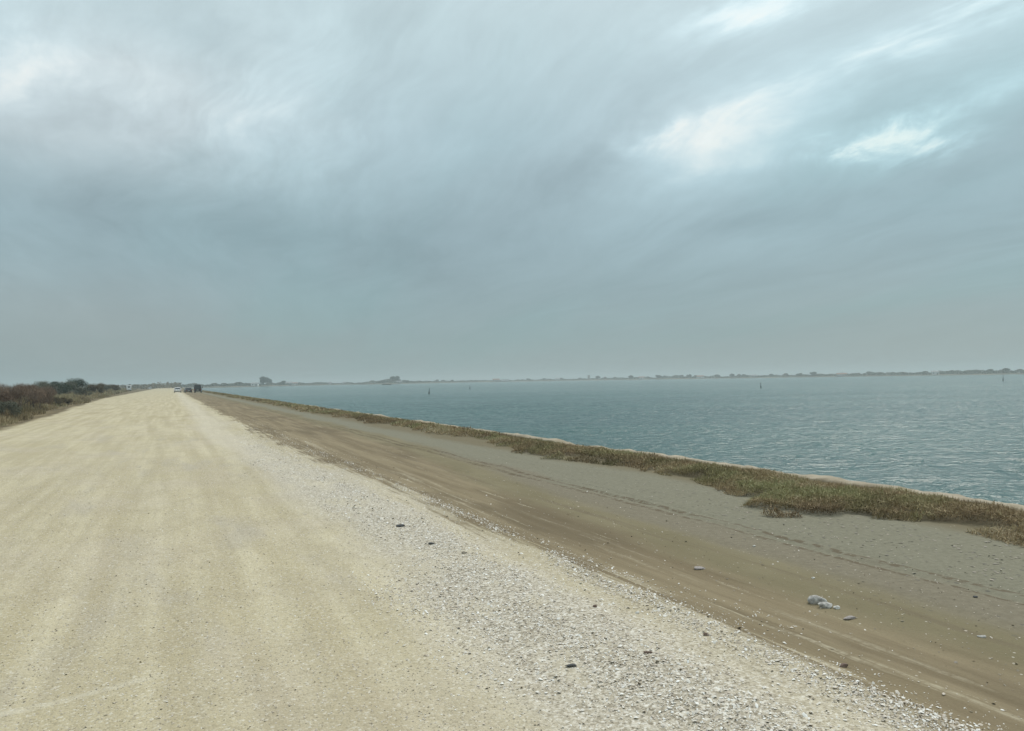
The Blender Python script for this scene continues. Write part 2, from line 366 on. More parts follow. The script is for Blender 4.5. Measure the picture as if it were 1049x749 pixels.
def wgrid():
    def grow(a, b, s0, k):
        o = [a]
        while o[-1] < b: o.append(o[-1] + max(s0, k * o[-1]))
        return np.array(o)
    xa = np.concatenate([grow(11.9, 190, .13, .0045), np.geomspace(195, 7500, 40)])
    ya = np.concatenate([-np.geomspace(3000, 6, 20), np.arange(-5.8, 0, .16), grow(0.001, 260, .13, .0045), np.geomspace(265, 7500, 40)])
    GX, GY = np.meshgrid(xa, ya); dist = np.hypot(GX, GY); near = (1 - sst(dist, 120, 230)) * sst(GX, 11.9, 12.6)
    u = GX * .90 - GY * .44; v = GX * .44 + GY * .90
    wx = (fbm(u * .3, v * .3, 41, 2) - .5) * 2.0
    def ridge(a, b, sd): return 1 - np.abs(2 * fbm(a, b, sd, 2) - 1)
    gust_ = .55 + .9 * fbm(u * .035, v * .06, 46, 3)
    Z = WATER - .05 + near * gust_ * (ridge(u * .75 + wx, v * 1.25 + wx, 50) ** 2 * .07 + ridge(u * 1.9 + wx, v * 2.6, 55) * .03 + (fbm(u * .2, v * .35, 60, 2) - .5) * .06)
    nx, ny = len(xa), len(ya); i = np.arange(nx * ny).reshape(ny, nx)
    Fq = np.stack([i[:-1, :-1].ravel(), i[:-1, 1:].ravel(), i[1:, 1:].ravel(), i[1:, :-1].ravel()], 1)
    o = link_mesh('water', np_mesh('water', np.stack([GX.ravel(), GY.ravel(), Z.ravel()], 1), Fq), wm, None, True); o['kind'] = 'structure'
wgrid()

# ------------------------------------------------------------------ concrete edging along the water
em, nt, bs = mat("weathered_concrete")
P = pos(nt); n_ = nt.noise(P, 2.2, 5, .6); n2_ = nt.noise(P, 22, 4, .65); n3_ = nt.noise(P, .7, 3, .5)
c = nt.mix(nt.step(n_, .35, .68), (.27, .225, .155), (.42, .36, .27)); c = nt.mix(nt.step(n2_, .52, .7) * .6, c, (.27, .225, .155)); c = nt.mix(nt.step(n3_, .52, .66) * .7, c, (.30, .25, .16))
nt.put(bs.inputs['Base Color'], c); bs.inputs['Roughness'].default_value = .95
bmp = nt.node('ShaderNodeBump', i_Height=n2_ + n_, i_Strength=.6, i_Distance=.02); nt.put(bs.inputs['Normal'], bmp.outputs[0])
def edging():
    ya = ys[(ys > -50) & (ys < 1000)]; prof = [(0.0, -.25), (.0, .0), (.05, .045), (.34, .045), (.40, .0), (.46, -1.2)]
    V = []
    for j, (ox, oz) in enumerate(prof):
        jit = (fbm(ya * 1.3, 0 * ya + j * 7.1, 70, 4) - .5)
        V.append(np.stack([EDGE + ox * 1.25 + jit * .12 + (vn(ya * .1, 0 * ya, 77) - .5) * .2, ya, -.085 + oz + ((fbm(ya * 2.2, 0 * ya + j, 72, 4) - .5) * .10 + (fbm(ya * .35, 0 * ya, 76, 3) - .70) * .20 + (fbm(ya * .9, 0 * ya + 3, 79, 3) - .5) * .06) * (oz > -.2)], 1))
    m_ = len(ya); k = len(prof); V = np.concatenate(V); i = np.arange(m_ * k).reshape(k, m_)
    Fq = np.stack([i[:-1, :-1].ravel(), i[:-1, 1:].ravel(), i[1:, 1:].ravel(), i[1:, :-1].ravel()], 1)
    tag(link_mesh('concrete_edging', np_mesh('concrete_edging', V, Fq), em), 'long worn pale concrete edging between the salt plants and the water', 'edging')
edging()

# ------------------------------------------------------------------ leafy things from small faces
def leaf_mat(name, stops, rough=.75, scale=.0, trans=.0, shift=None):
    m, nt, bs = mat(name)
    a = nt.node('ShaderNodeAttribute'); a.attribute_name = 'tint'
    f = X(nt, a.outputs['Fac'])
    c = nt.ramp(f, stops)
    if scale:
        P = pos(nt); c = nt.mix(nt.step(nt.noise(P, scale, 4, .6), .42, .62) * .75, c, nt.mix(1.0, c, shift, 'MULTIPLY'))
    nt.put(bs.inputs['Base Color'], c); bs.inputs['Roughness'].default_value = rough; bs.inputs['Specular IOR Level'].default_value = .2
    return m
def blades(P0, h, wd, lean=.5, az_=None):
    """one pointed blade per point: three-vertex faces"""
    n = len(P0); a = rng.uniform(0, 2 * PI, n); b = rng.uniform(0, 2 * PI, n); l = np.abs(rng.normal(0, lean, n))
    sd_ = np.stack([np.cos(a), np.sin(a), 0 * a], 1) * (wd / 2)[:, None]
    tip = np.stack([np.cos(b) * l * h, np.sin(b) * l * h, h * np.cos(np.clip(l, 0, 1.2))], 1)
    V = np.concatenate([P0 - sd_, P0 + sd_, P0 + tip]); i = np.arange(n)
    return V, np.stack([i, i + n, i + 2 * n], 1)
def leaves(P0, s, flat=.4):
    """kite-shaped leaf quads with random attitude"""
    n = len(P0); u = rng.normal(size=(n, 3)); u[:, 2] *= flat + .6; u /= np.linalg.norm(u, axis=1)[:, None]
    v = rng.normal(size=(n, 3)); v -= (v * u).sum(1)[:, None] * u; v /= np.linalg.norm(v, axis=1)[:, None]
    s = s[:, None]
    V = np.concatenate([P0 - u * s * .55, P0 + v * s * .26, P0 + u * s * .55, P0 - v * s * .26]); i = np.arange(n)
    return V, np.stack([i, i + n, i + 2 * n, i + 3 * n], 1)

# salt-marsh plants: a low mat along the edging
def veg_front(Y): 
    Y = np.asarray(Y, float); z = 0 * Y
    return 9.55 + (fbm(Y * .22, z, 81, 3) - .5) * 2.2 + (fbm(Y * 1.1, z, 85, 3) - .5) * .9 - 1.0 * np.exp(-((Y - 9.2) / 1.6) ** 2) - .25 * np.exp(-((Y - 5.6) / 1.2) ** 2) + .5 * np.exp(-((Y - 7.3) / .8) ** 2) - .8 * np.exp(-((Y - 18.5) / 2.5) ** 2) - .5 * np.exp(-((Y - 3) / 2) ** 2)
sm = leaf_mat('salt_plant', [(0, (.14, .100, .056)), (.3, (.27, .200, .112)), (.55, (.38, .285, .165)), (.75, (.37, .305, .175)), (1, (.50, .42, .28))], scale=.55, shift=(.78, 1.0, .80))
def salt_mat():
    Vs, Fs, T = [], [], []; off = 0
    for y0, y1, dens, hh, ww in ((-6, 14, 4400, .075, .016), (14, 26, 1700, .085, .024), (26, 55, 520, .10, .045), (55, 140, 90, .14, .10), (140, 420, 18, .2, .22)):
        n = int((y1 - y0) * 3.2 * dens); y = rng.uniform(y0, y1, n); x = rng.uniform(8.2, 11.72, n)
        fr = veg_front(y); inside = x - fr; keep = (inside > 0) & (rng.uniform(size=n) < .35 + sst(inside, 0, .25))
        bare = fbm(x * 1.6, y * 1.1, 91, 3); keep &= (bare > .35) | (inside > 1.1)
        x, y, inside = x[keep], y[keep], inside[keep]; n = len(x)
        mound = sst(inside, -.05, .5) * (.02 + .20 * fbm(x * 1.5, y * 1.3, 95, 3) ** 1.4 + .09 * vn(x * 5, y * 5, 97) ** 2 + .05 * vn(x * 13, y * 13, 98)) * (1 - .55 * sst(x, 10.7, 11.5) * (.4 + vn(y * .9, 0 * y, 93)))
        up = rng.uniform(0, 1, n) ** .5
        P0 = np.stack([x, y, height(x, y) + mound * up], 1)
        V, Fq = blades(P0, rng.uniform(.4, 1.5, n) * hh * .8, rng.uniform(.6, 1.3, n) * ww * .9, 1.1)
        # V is grouped by corner; offset faces
        Vs.append(V); Fs.append(Fq + off); off += len(V)
        T.append(np.clip(.15 + .5 * up * fbm(x * .8, y * .8, 99, 3) * 1.4 + rng.normal(0, .15, n) + .9 * (fbm(x * .5, y * .5, 102, 3) - .5) + .06, 0, 1))
    me = np_mesh('salt_plants', np.concatenate(Vs), np.concatenate(Fs)); face_attr(me, 'tint', np.concatenate(T))
    tag(link_mesh('salt_plants', me, sm), 'low brownish green mat of salt marsh plants beside the concrete edging', 'ground cover', kind='stuff')
salt_mat()

# dry grass of the left verge and field
dgm = leaf_mat('dry_grass', [(0, (.15, .112, .065)), (.35, (.25, .19, .11)), (.7, (.37, .30, .18)), (1, (.48, .40, .26))], scale=.25, shift=(.8, .95, .85))
def dry_grass():
    Vs, Fs, T = [], [], []; off = 0
    for y0, y1, dep, dens, hh, ww in ((8, 40, 12, 130, .42, .03), (40, 90, 18, 85, .5, .05), (90, 200, 40, 16, .6, .12), (200, 600, 90, 1.6, .8, .4)):
        n = int((y1 - y0) * dep * dens); y = rng.uniform(y0, y1, n); t = rng.uniform(0, 1, n) ** 1.3 * dep
        x = left_edge(y) - t + .1; cl = fbm(x * .5, y * .3, 111, 3)
        keep = rng.uniform(size=n) < np.clip(sst(t, -.2, 1.0) * (cl * 1.8), .05, 1)
        x, y, t, cl = x[keep], y[keep], t[keep], cl[keep]; n = len(x)
        P0 = np.stack([x, y, height(x, y) - .02], 1)
        h = hh * rng.uniform(.4, 1.3, n) * (.35 + cl * 1.2) * (.5 + sst(t, 0, 2) * .7)
        V, Fq = blades(P0, h, rng.uniform(.6, 1.3, n) * ww, .4); Vs.append(V); Fs.append(Fq + off); off += len(V)
        T.append(np.clip(fbm(x * .25, y * .12, 121, 3) * 1.25 - .1 + rng.normal(0, .16, n) + .0 * t, 0, 1))
    me = np_mesh('dry_grass', np.concatenate(Vs), np.concatenate(Fs)); face_attr(me, 'tint', np.concatenate(T))
    tag(link_mesh('dry_grass', me, dgm), 'tangled dry tan grass on the bank left of the dirt road', 'dry grass', kind='stuff')
dry_grass()

# ------------------------------------------------------------------ shells and pebbles
shm, nt, bs = mat('shell_fragments')
a = nt.node('ShaderNodeAttribute'); a.attribute_name = 'tint'
nt.put(bs.inputs['Base Color'], nt.ramp(X(nt, a.outputs['Fac']), [(0, (.15, .13, .10)), (.12, (.26, .22, .16)), (.35, (.42, .36, .27)), (.6, (.54, .48, .40)), (.8, (.68, .65, .58)), (1, (.88, .88, .84))]))
bs.inputs['Roughness'].default_value = .6
def chips(x, y, size, lift=.25, flat=1.0):
    """cupped shell flakes: an upturned rim of four corners round a domed centre"""
    n = len(x); z = height(x, y); a_ = rng.uniform(0, 2 * PI, n); asp = rng.uniform(.5, .95, n)
    tx = rng.normal(0, .35, n) * flat; ty = rng.normal(0, .35, n) * flat
    pts = []
    for k in range(5):
        t = a_ + k * 2 * PI / 5; r = size * rng.uniform(.75, 1.1, n) * .5
        lx = np.cos(k * 2 * PI / 5) * r; ly = np.sin(k * 2 * PI / 5) * r * asp
        X_ = lx * np.cos(a_) - ly * np.sin(a_); Y_ = lx * np.sin(a_) + ly * np.cos(a_)
        pts.append(np.stack([x + X_, y + Y_, z + .001 + X_ * tx + Y_ * ty + .12 * size], 1))
    pts.append(np.stack([x, y, z + size * (.12 + lift)], 1))
    V = np.concatenate(pts); i = np.arange(n); Fq = np.concatenate([np.stack([i + k * n, i + ((k + 1) % 5) * n, i + 5 * n], 1) for k in range(5)])
    return V, Fq, n
def shells():
    n = 330000; u = rng.uniform(size=n)
    y = 1.6 * (48 / 1.6) ** u; x = rng.uniform(1.4, 4.7, n)
    wob = (vn(y * .25, 0 * y, 11) - .5) * .5
    cl = fbm(x * 1.7, y * .8, 131, 3); cl2 = fbm(x * .8, y * .35, 135, 3); cl3 = fbm(x * 3.2, y * 1.1, 138, 3)
    dens = sst(x + (cl2 - .5) * 1.6, 1.9, 2.8) * (1 - .85 * sst(x + wob * .6 + (cl - .5) * .5, 2.95, 3.45)) + .8 * np.exp(-((x + wob * .6 - 3.95 + (cl2 - .5) * .6) / .16) ** 2) * sst(cl3, .35, .6) + .5 * sst(vn(x * 6, y * .4, 139), .68, .85) * sst(x, 3.6, 3.9) * sst(-y, -14, -9)
    dens = dens * (1 - sst(x + (cl - .5) * 1.2, 4.0, 4.7)) * np.clip((cl * .8 + cl3 * .9 + cl2 * .5 - .78) * 2.6, .06, 1) * (1 - .97 * sst(y, 13, 40)) * .55 + .008
    k = rng.uniform(size=n) < dens; x, y = x[k], y[k]; n = len(x)
    size = rng.lognormal(math.log(.0108), .48, n) * (1 + .02 * y); size = np.clip(size, .005, .04)
    V, Fq, n = chips(x, y, size)
    t = np.clip(rng.beta(2.6, 1.25, n) + (rng.uniform(size=n) < .03) * -.5, 0, 1)
    me = np_mesh('shell_litter', V, Fq); face_attr(me, 'tint', np.tile(t, 5))
    tag(link_mesh('shell_litter', me, shm), 'crushed whitish shells piled along the right side of the dirt road', 'shells', kind='stuff')
    n = 90000; y = 1.4 * (22 / 1.4) ** rng.uniform(size=n); x = rng.uniform(-7, 2.4, n)
    size = np.clip(rng.lognormal(math.log(.008), .35, n) * (1 + .03 * y), .004, .02)
    V, Fq, n = chips(x, y, size, .3)
    V2x = rng.uniform(4.2, 9.4, 5200) ** .5 * rng.uniform(4.2, 9.4, 5200) ** .5; V2y = 2 * (30 / 2) ** rng.uniform(size=5200)
    Vb, Fb, n2 = chips(V2x, V2y, np.clip(rng.lognormal(math.log(.011), .5, 5200), .005, .04), .08)
    cx_ = rng.normal(8.5, .6, 900); cy_ = 3.5 * (26 / 3.5) ** rng.uniform(size=900); Vc, Fc_, n3 = chips(cx_, cy_, rng.uniform(.02, .055, 900), .04, .3)
    me = np_mesh('pebbles', np.concatenate([V, Vb, Vc]), np.concatenate([Fq, Fb + len(V), Fc_ + len(V) + len(Vb)]))
    t1 = np.clip(rng.beta(2.5, 2.6, n), 0, 1); t2 = np.where(rng.uniform(size=n2) < .8, rng.uniform(0, .30, n2), rng.uniform(.4, .85, n2))
    face_attr(me, 'tint', np.concatenate([np.tile(t1, 5), np.tile(t2, 5), np.tile(rng.uniform(0, .12, n3), 5)]))
    tag(link_mesh('pebbles', me, shm), 'fine beige pebbles and crumbs strewn over the road and mud flat', 'pebbles', kind='stuff')
shells()

# ------------------------------------------------------------------ single stones
def stone_mat(name, c1, c2):
    m, nt, bs = mat(name); o = X(nt, nt.node('ShaderNodeTexCoord').outputs['Object'])
    f = nt.noise(o, 14, 5, .6, .6); c = nt.mix(nt.step(f, .35, .65), c1, c2)
    nt.put(bs.inputs['Base Color'], c); bs.inputs['Roughness'].default_value = .85
    nt.put(bs.inputs['Normal'], nt.node('ShaderNodeBump', i_Height=nt.noise(o, 40, 4, .6), i_Strength=.5, i_Distance=.01).outputs[0]); return m
st = {'grey': stone_mat('grey_stone', (.25, .24, .22), (.60, .58, .54)), 'pink': stone_mat('pink_stone', (.27, .24, .22), (.40, .36, .34)),
      'dark': stone_mat('dark_stone', (.05, .052, .055), (.12, .12, .115)), 'white': stone_mat('white_stone', (.62, .60, .55), (.80, .78, .74)),
      'rust': stone_mat('rust_stone', (.13, .085, .065), (.2, .14, .11)), 'tan': stone_mat('tan_stone', (.25, .21, .16), (.36, .32, .26))}
def stone(x, y, dims, m, label, rz=0.0, seed=0, tilt=(0, 0), sink=.3, cat='stone', name='stone', group=None):
    b = bmesh.new(); bmesh.ops.create_icosphere(b, subdivisions=4, radius=1.0); r_ = random.Random(seed)
    pl_ = [(Vector((r_.gauss(0, 1), r_.gauss(0, 1), r_.gauss(0, .7))).normalized(), r_.uniform(.55, .9)) for _ in range(9)]
    for v in b.verts:
        p = v.co.normalized(); q = 1.0
        for n_, dd in pl_:
            k = p.dot(n_)
            if k > dd: q = min(q, dd / k)
        q *= 1 + .05 * math.sin(p.x * 7 + seed) * math.sin(p.y * 6 + seed * 2) * math.cos(p.z * 5)
        v.co = Vector((p.x * q * dims[0] / 2, p.y * q * dims[1] / 2, p.z * q * dims[2] / 2))
    me = bpy.data.meshes.new(name); b.to_mesh(me); b.free(); o = link_mesh(name, me, st[m], None, True)
    o.location = (x, y, float(height(x, y)) + dims[2] * (.5 - sink)); o.rotation_euler = (tilt[0], tilt[1], rz); tag(o, label, cat, group); return o
V_ = -YAW
stone(5.40, 5.09, (.18, .13, .105), 'grey', 'largest pale grey rounded stone on the brown mud flat', V_, 1, (.1, .15))
stone(5.37, 4.97, (.16, .10, .065), 'grey', 'smaller grey stone leaning against the largest rounded stone', V_ + .2, 2, (0, .1))
stone(5.42, 4.89, (.06, .05, .04), 'white', 'tiny white shell lump at the right tip of the two grey stones', V_, 3)
stone(5.29, 4.64, (.115, .07, .035), 'pink', 'flat pinkish grey stone just right of the paired grey stones', V_ + .1, 4)
stone(5.28, 6.62, (.16, .085, .035), 'pink', 'flat pinkish brown stone half sunk in the mud, left of the paired stones', V_, 5)
stone(2.50, 4.53, (.095, .045, .025), 'dark', 'flat dark slate chip on the white shells, nearest the bottom edge', V_ - .1, 6, (0, 0), .2)
stone(2.83, 9.85, (.14, .08, .04), 'dark', 'dark flat stone at the far end of the white shell band', V_, 7, (0, 0), .2)
stone(2.86, 8.63, (.09, .05, .03), 'dark', 'small dark chip on the shells just before the far dark flat stone', V_, 8, (0, 0), .2)
stone(4.24, 3.78, (.07, .045, .03), 'rust', 'dark reddish stone on the outer shell ridge at the lower right', V_, 9, (0, 0), .2)
stone(5.86, 3.86, (.09, .045, .02), 'grey', 'thin grey sliver of stone on the mud near the right edge', V_, 10, (0, 0), .2)
stone(3.57, 5.31, (.05, .028, .022), 'white', 'bright white shell lump in the middle of the shell band', V_ + .4, 11, (0, 0), .2)
stone(3.73, 4.62, (.06, .035, .025), 'rust', 'small rust brown stone between the white lump and the outer ridge', V_, 12, (0, 0), .2)
stone(3.3, 5.55, (.05, .035, .025), 'rust', 'small rust brown stone just left of the bright white lump', V_, 13, (0, 0), .2)
stone(3.02, 7.95, (.07, .04, .03), 'tan', 'small tan stone among the shells before the dark chips', V_, 14, (0, 0), .2)
stone(6.6, 7.2, (.045, .03, .02), 'white', 'tiny white shell on the grey brown flat inside the tyre rut', V_, 15, (0, 0), .1)
stone(6.05, 5.75, (.04, .03, .02), 'white', 'tiny white shell on the mud beyond the paired grey stones', V_, 16, (0, 0), .1)
stone(6.9, 4.6, (.05, .03, .02), 'dark', 'dark chip on the grey brown mud near the tyre rut at right', V_, 17, (0, 0), .1)
stone(3.05, 4.42, (.07, .035, .02), 'rust', 'thin brown splinter of stone on the shells right of the dark slate chip', V_, 18, (0, 0), .2)

# ------------------------------------------------------------------ bushes and trees
bark = simple('bark', (.13, .105, .08), .95, .2, 6)
def hazy(stops, name, **k): return leaf_mat(name, stops, **k)
fol = {
 'red': leaf_mat('russet_twigs', [(0, (.10, .068, .050)), (.5, (.20, .145, .108)), (1, (.31, .235, .175))]),
 'green': leaf_mat('dark_leaves', [(0, (.020, .034, .020)), (.5, (.042, .066, .036)), (1, (.080, .108, .060))]),
 'grey': leaf_mat('grey_leaves', [(0, (.070, .078, .055)), (.5, (.135, .142, .104)), (1, (.21, .212, .16))]),
 'brown': leaf_mat('brown_scrub', [(0, (.085, .070, .042)), (.5, (.165, .135, .082)), (1, (.26, .215, .135))])}
def make_tree(name, m, w_, h_, nl, ls, trunk_h, clumps, seed, stems=1, twiggy=False):
    r_ = np.random.default_rng(seed); root = empty(name)
    t = MB(); cc = []
    for k in range(clumps):
        a = r_.uniform(0, 2 * PI); e = r_.uniform(-.25, 1) ; rr = r_.uniform(.35, .85)
        cc.append((math.cos(a) * math.cos(e) * rr * w_ / 2, math.sin(a) * math.cos(e) * rr * w_ / 2, trunk_h + (h_ - trunk_h) * (.45 + .42 * math.sin(e * 1.3))))
    for sidx in range(stems):
        a = r_.uniform(0, 2 * PI); b0 = Vector((math.cos(a) * .12 * (stems > 1) * w_ * .5, math.sin(a) * .12 * (stems > 1) * w_ * .5, -.15)); top = Vector((b0.x * 2, b0.y * 2, trunk_h + .25 * (h_ - trunk_h)))
        t.cyl(b0, top, .035 * h_ / stems ** .5, .02 * h_ / stems ** .5, 7)
        for cpt in cc[sidx::stems]: t.cyl(top - (top - b0) * r_.uniform(0, .35), cpt, .012 * h_, .004 * h_, 5)
    t.build('trunk', bark, root)
    n = nl; ci = r_.integers(0, clumps, n); cp = np.array(cc)[ci]; rad = r_.uniform(.22, .34, clumps)[ci] * min(w_, h_ * 1.1)
    dv = r_.normal(size=(n, 3)); dv /= np.linalg.norm(dv, axis=1)[:, None]; q = r_.uniform(.15, 1, n) ** .5
    P0 = cp + dv * (rad * q)[:, None] * np.array([1, 1, .75]); P0[:, 2] = np.maximum(P0[:, 2], .03 * h_)
    if twiggy: V, Fq = blades(P0, r_.uniform(2.5, 6, n) * ls, r_.uniform(.5, 1, n) * ls * .5, .7)
    else: V, Fq = leaves(P0, r_.uniform(.6, 1.4, n) * ls)
    me = np_mesh('crown', V, Fq); face_attr(me, 'tint', np.clip(r_.normal(.45, .18, n) + r_.normal(0, .12, clumps)[ci], 0, 1))
    link_mesh('crown', me, fol[m], root); return root
used = set()
def place(proto, loc, sc, rz, label, cat, group):
    first = proto.name not in used; used.add(proto.name)
    o = proto if first else copy_tree(proto)
    o.location = loc; o.rotation_euler = (0, 0, rz); o.scale = sc if isinstance(sc, tuple) else (sc,) * 3
    tag(o, label, cat, group); return o
def at(px, dist, z=0.0):                           # a ground point in the photo column px, dist metres away
    a = YAW + math.atan((px - 524.5) / FPX); return (math.sin(a) * dist, math.cos(a) * dist, z)
def on_ground(px, dist): x, y, _ = at(px, dist); return (x, y, float(height(x, y)))
b_red = [make_tree('russet_bush', 'red', 3.4, 2.7, 9000, .05, .3, 9, 201, 5, True), make_tree('russet_bush', 'red', 2.8, 2.3, 8000, .05, .2, 8, 202, 4, True)]
b_grn = [make_tree('green_tree', 'green', 5.0, 4.4, 5200, .17, .9, 9, 203, 1), make_tree('green_tree', 'green', 4.2, 3.8, 4800, .16, .6, 8, 204, 2)]
b_gry = [make_tree('grey_bush', 'grey', 4.2, 2.9, 5200, .13, .3, 9, 205, 3), make_tree('grey_bush', 'grey', 3.2, 2.2, 4800, .12, .2, 8, 206, 3)]
b_brn = [make_tree('brown_bush', 'brown', 3.0, 1.7, 5200, .09, .1, 8, 207, 4, True), make_tree('brown_bush', 'brown', 2.4, 1.3, 4500, .08, .1, 8, 208, 4, True)]
GL = 'bushes and trees beyond the left verge'
left = [  # proto, px, dist, scale, label, category
 (b_red[1], -6, 60, .80, 'russet twiggy bush cut by the left edge of the photo', 'bush'),
 (b_red[0], 16, 66, .86, 'tallest russet bare-twigged bush, with a pointed top above the verge', 'bush'),
 (b_red[1], 27, 72, .95, 'broad purplish brown twiggy bush right of the tallest russet bush', 'bush'),
 (b_red[0], 37, 80, .82, 'rightmost of the purplish brown twiggy bushes, beside the grey bush', 'bush'),
 (b_gry[1], 4, 56, .5, 'low grey green bush in the dry grass at the left edge', 'bush'),
 (b_gry[0], 41, 140, .95, 'pale grey rounded bush left of the dark green trees', 'bush'),
 (b_gry[1], 51, 150, 1.15, 'grey green bush touching the left dark green tree', 'bush'),
 (b_grn[1], 61, 160, .82, 'left one of the two darkest green trees behind the verge', 'tree'),
 (b_gry[0], 69, 165, .98, 'grey bush filling the gap between the two dark green trees', 'bush'),
 (b_grn[0], 78, 170, .80, 'right and tallest dark green tree behind the verge', 'tree'),
 (b_gry[1], 86, 150, .85, 'low grey green bush under the right dark green tree', 'bush'),
 (b_brn[0], 60, 95, .55, 'dark brown low scrub bush in the dry grass below the green trees', 'bush'),
 (b_brn[1], 70, 100, .5, 'small brown scrub clump at the road side of the dry grass', 'bush'),
 (b_brn[0], 99, 190, 1.45, 'brown rounded scrub bush rising over the bank midway to the white van', 'bush'),
 (b_gry[0], 107, 230, .8, 'greyish scrub bush right of the brown rounded scrub', 'bush'),
 (b_brn[1], 114, 260, 1.6, 'brown scrub bush left of the white motorhome', 'bush'),
 (b_gry[1], 121, 330, .7, 'last grey scrub bush before the white motorhome', 'bush'),
 (b_brn[0], -40, 50, .7, 'brown scrub bush on the near left bank', 'bush'),
]
for i, (p, px, dd, sc, lab, cat) in enumerate(left): place(p, on_ground(px, dd), sc, i * 1.7, lab, cat, GL)

# ------------------------------------------------------------------ far shore
fs_pts = [(196, 900), (240, 1000), (300, 1150), (350, 1250), (385, 1150), (430, 1300), (500, 1500), (600, 1500), (700, 1350), (800, 1250), (900, 1150), (1049, 1050), (1180, 1000), (1350, 1000)]
def shore_d(px): return float(np.interp(px, [p[0] for p in fs_pts], [p[1] for p in fs_pts]))
shm2 = simple('shore_soil', (.17, .155, .11), .95, .25, .02)
def far_shore():
    pxs = np.arange(150, 1350, 3.0); V = []; prof = [(-6, -2.5), (0, .15), (4, .9), (60, 1.5), (900, 1.8)]
    for j, (o_, z_) in enumerate(prof):
        for p in pxs:
            x, y, _ = at(p, shore_d(p) + o_ + (float(vn(p * .11, 0, 140)) - .5) * 60); V.append((x, y, WATER + z_))
    k = len(pxs); i = np.arange(k * len(prof)).reshape(len(prof), k)
    Fq = np.stack([i[:-1, :-1].ravel(), i[:-1, 1:].ravel(), i[1:, 1:].ravel(), i[1:, :-1].ravel()], 1)
    o = link_mesh('far_shore', np_mesh('far_shore', np.array(V), Fq), shm2); o['kind'] = 'structure'
far_shore()
def shore_off(px): return (float(vn(px * .11, 0, 140)) - .5) * 60
def on_shore(px, back=15): x, y, _ = at(px, shore_d(px) + shore_off(px) + back); return (x, y, WATER + 1.0)
def shore_scrub():
    n = 42000; p = rng.uniform(150, 1350, n)
    hmax = np.interp(p, [150, 205, 260, 330, 370, 395, 420, 460, 600, 700, 830, 840, 950, 1049, 1350], [3.5, 3.5, 4.0, 3.0, 2.5, 7.0, 3.5, 2.5, 3.2, 4.0, 3.0, 4.0, 4.6, 5.2, 5.0]) * (.35 + 1.1 * fbm(p * .16, 0 * p, 150, 4))
    back = rng.uniform(5, 70, n); dd = np.interp(p, [q[0] for q in fs_pts], [q[1] for q in fs_pts]) + (vn(p * .11, 0 * p, 140) - .5) * 60 + back
    a = YAW + np.arctan((p - 524.5) / FPX); z = WATER + .8 + rng.uniform(0, 1, n) ** .8 * hmax
    V, Fq = leaves(np.stack([np.sin(a) * dd, np.cos(a) * dd, z], 1), rng.uniform(1.0, 2.6, n))
    me = np_mesh('shore_scrub', V, Fq); face_attr(me, 'tint', np.clip(rng.normal(.4, .2, n), 0, 1))
    tag(link_mesh('shore_scrub', me, fol['grey']), 'hazy low scrub in one unbroken line along the far shore', 'scrub', kind='stuff')
shore_scrub()
# the far end of the road: low scrub on the land ahead
def ahead_scrub():
    n = 16000; x = rng.uniform(-260, 8, n); y = rng.uniform(620, 1000, n)
    hm = 1.2 + 4.0 * fbm(x * .03, y * .004, 160, 4) ** 2 * 2
    V, Fq = leaves(np.stack([x, y, height(x, y) + rng.uniform(0, 1, n) * hm], 1), rng.uniform(.8, 2.0, n))
    me = np_mesh('distant_scrub', V, Fq); face_attr(me, 'tint', np.clip(rng.normal(.4, .2, n), 0, 1))
    tag(link_mesh('distant_scrub', me, fol['brown']), 'low brown scrub closing the view where the dirt road ends', 'scrub', kind='stuff')
ahead_scrub()
f1 = make_tree('hazy_tree', 'grey', 10, 8, 1600, 1.0, .3, 8, 301, 1); f2 = make_tree('hazy_tree', 'green', 12, 9, 1800, 1.1, .3, 10, 302, 1)
f3 = make_tree('hazy_tree', 'green', 9, 10, 2200, 1.0, .3, 11, 303, 1); f4 = make_tree('bushy_mound', 'green', 27, 13, 5200, 1.5, .3, 22, 304, 3)
GF = 'hazy trees along the far shore'
place(f3, on_shore(270, 20), (1.15, 1.15, 1.35), 0, 'tallest tree of the left shore, standing alone left of the small one', 'tree', GF)
place(f3, on_shore(275, 40), (1.0, 1.0, 1.05), 2, 'lower right half of the tallest pair of trees on the left shore', 'tree', GF)
place(f2, on_shore(289, 20), (.75, .75, .72), 1, 'dark rounded tree just right of the tallest shore tree', 'tree', GF)
place(f1, on_shore(244, 20), (1.0, 1.0, .62), 1, 'grey tree beside the white building at the left end of the shore', 'tree', GF)
place(f1, on_shore(231, 40), (1.1, 1.1, .5), 3, 'low grey tree left of the white building on the left shore', 'tree', GF)
place(f1, on_shore(299, 40), (1.1, 1.1, .45), 3, 'low spreading tree right of the dark rounded tree', 'tree', GF)
place(f4, on_shore(404, 40), (.85, .85, .85), .4, 'largest domed clump of trees, on the low headland left of centre', 'trees', GF)
place(f2, on_shore(393, 30), (1.4, 1.4, .55), 2, 'low tree on the left shoulder of the domed clump', 'tree', GF)
place(f2, on_shore(417, 30), (1.6, 1.6, .55), 4, 'low tree on the right shoulder of the domed clump', 'tree', GF)
place(f1, on_shore(428, 30), (1.6, 1.6, .42), 5, 'flattest tree at the right foot of the domed clump', 'tree', GF)
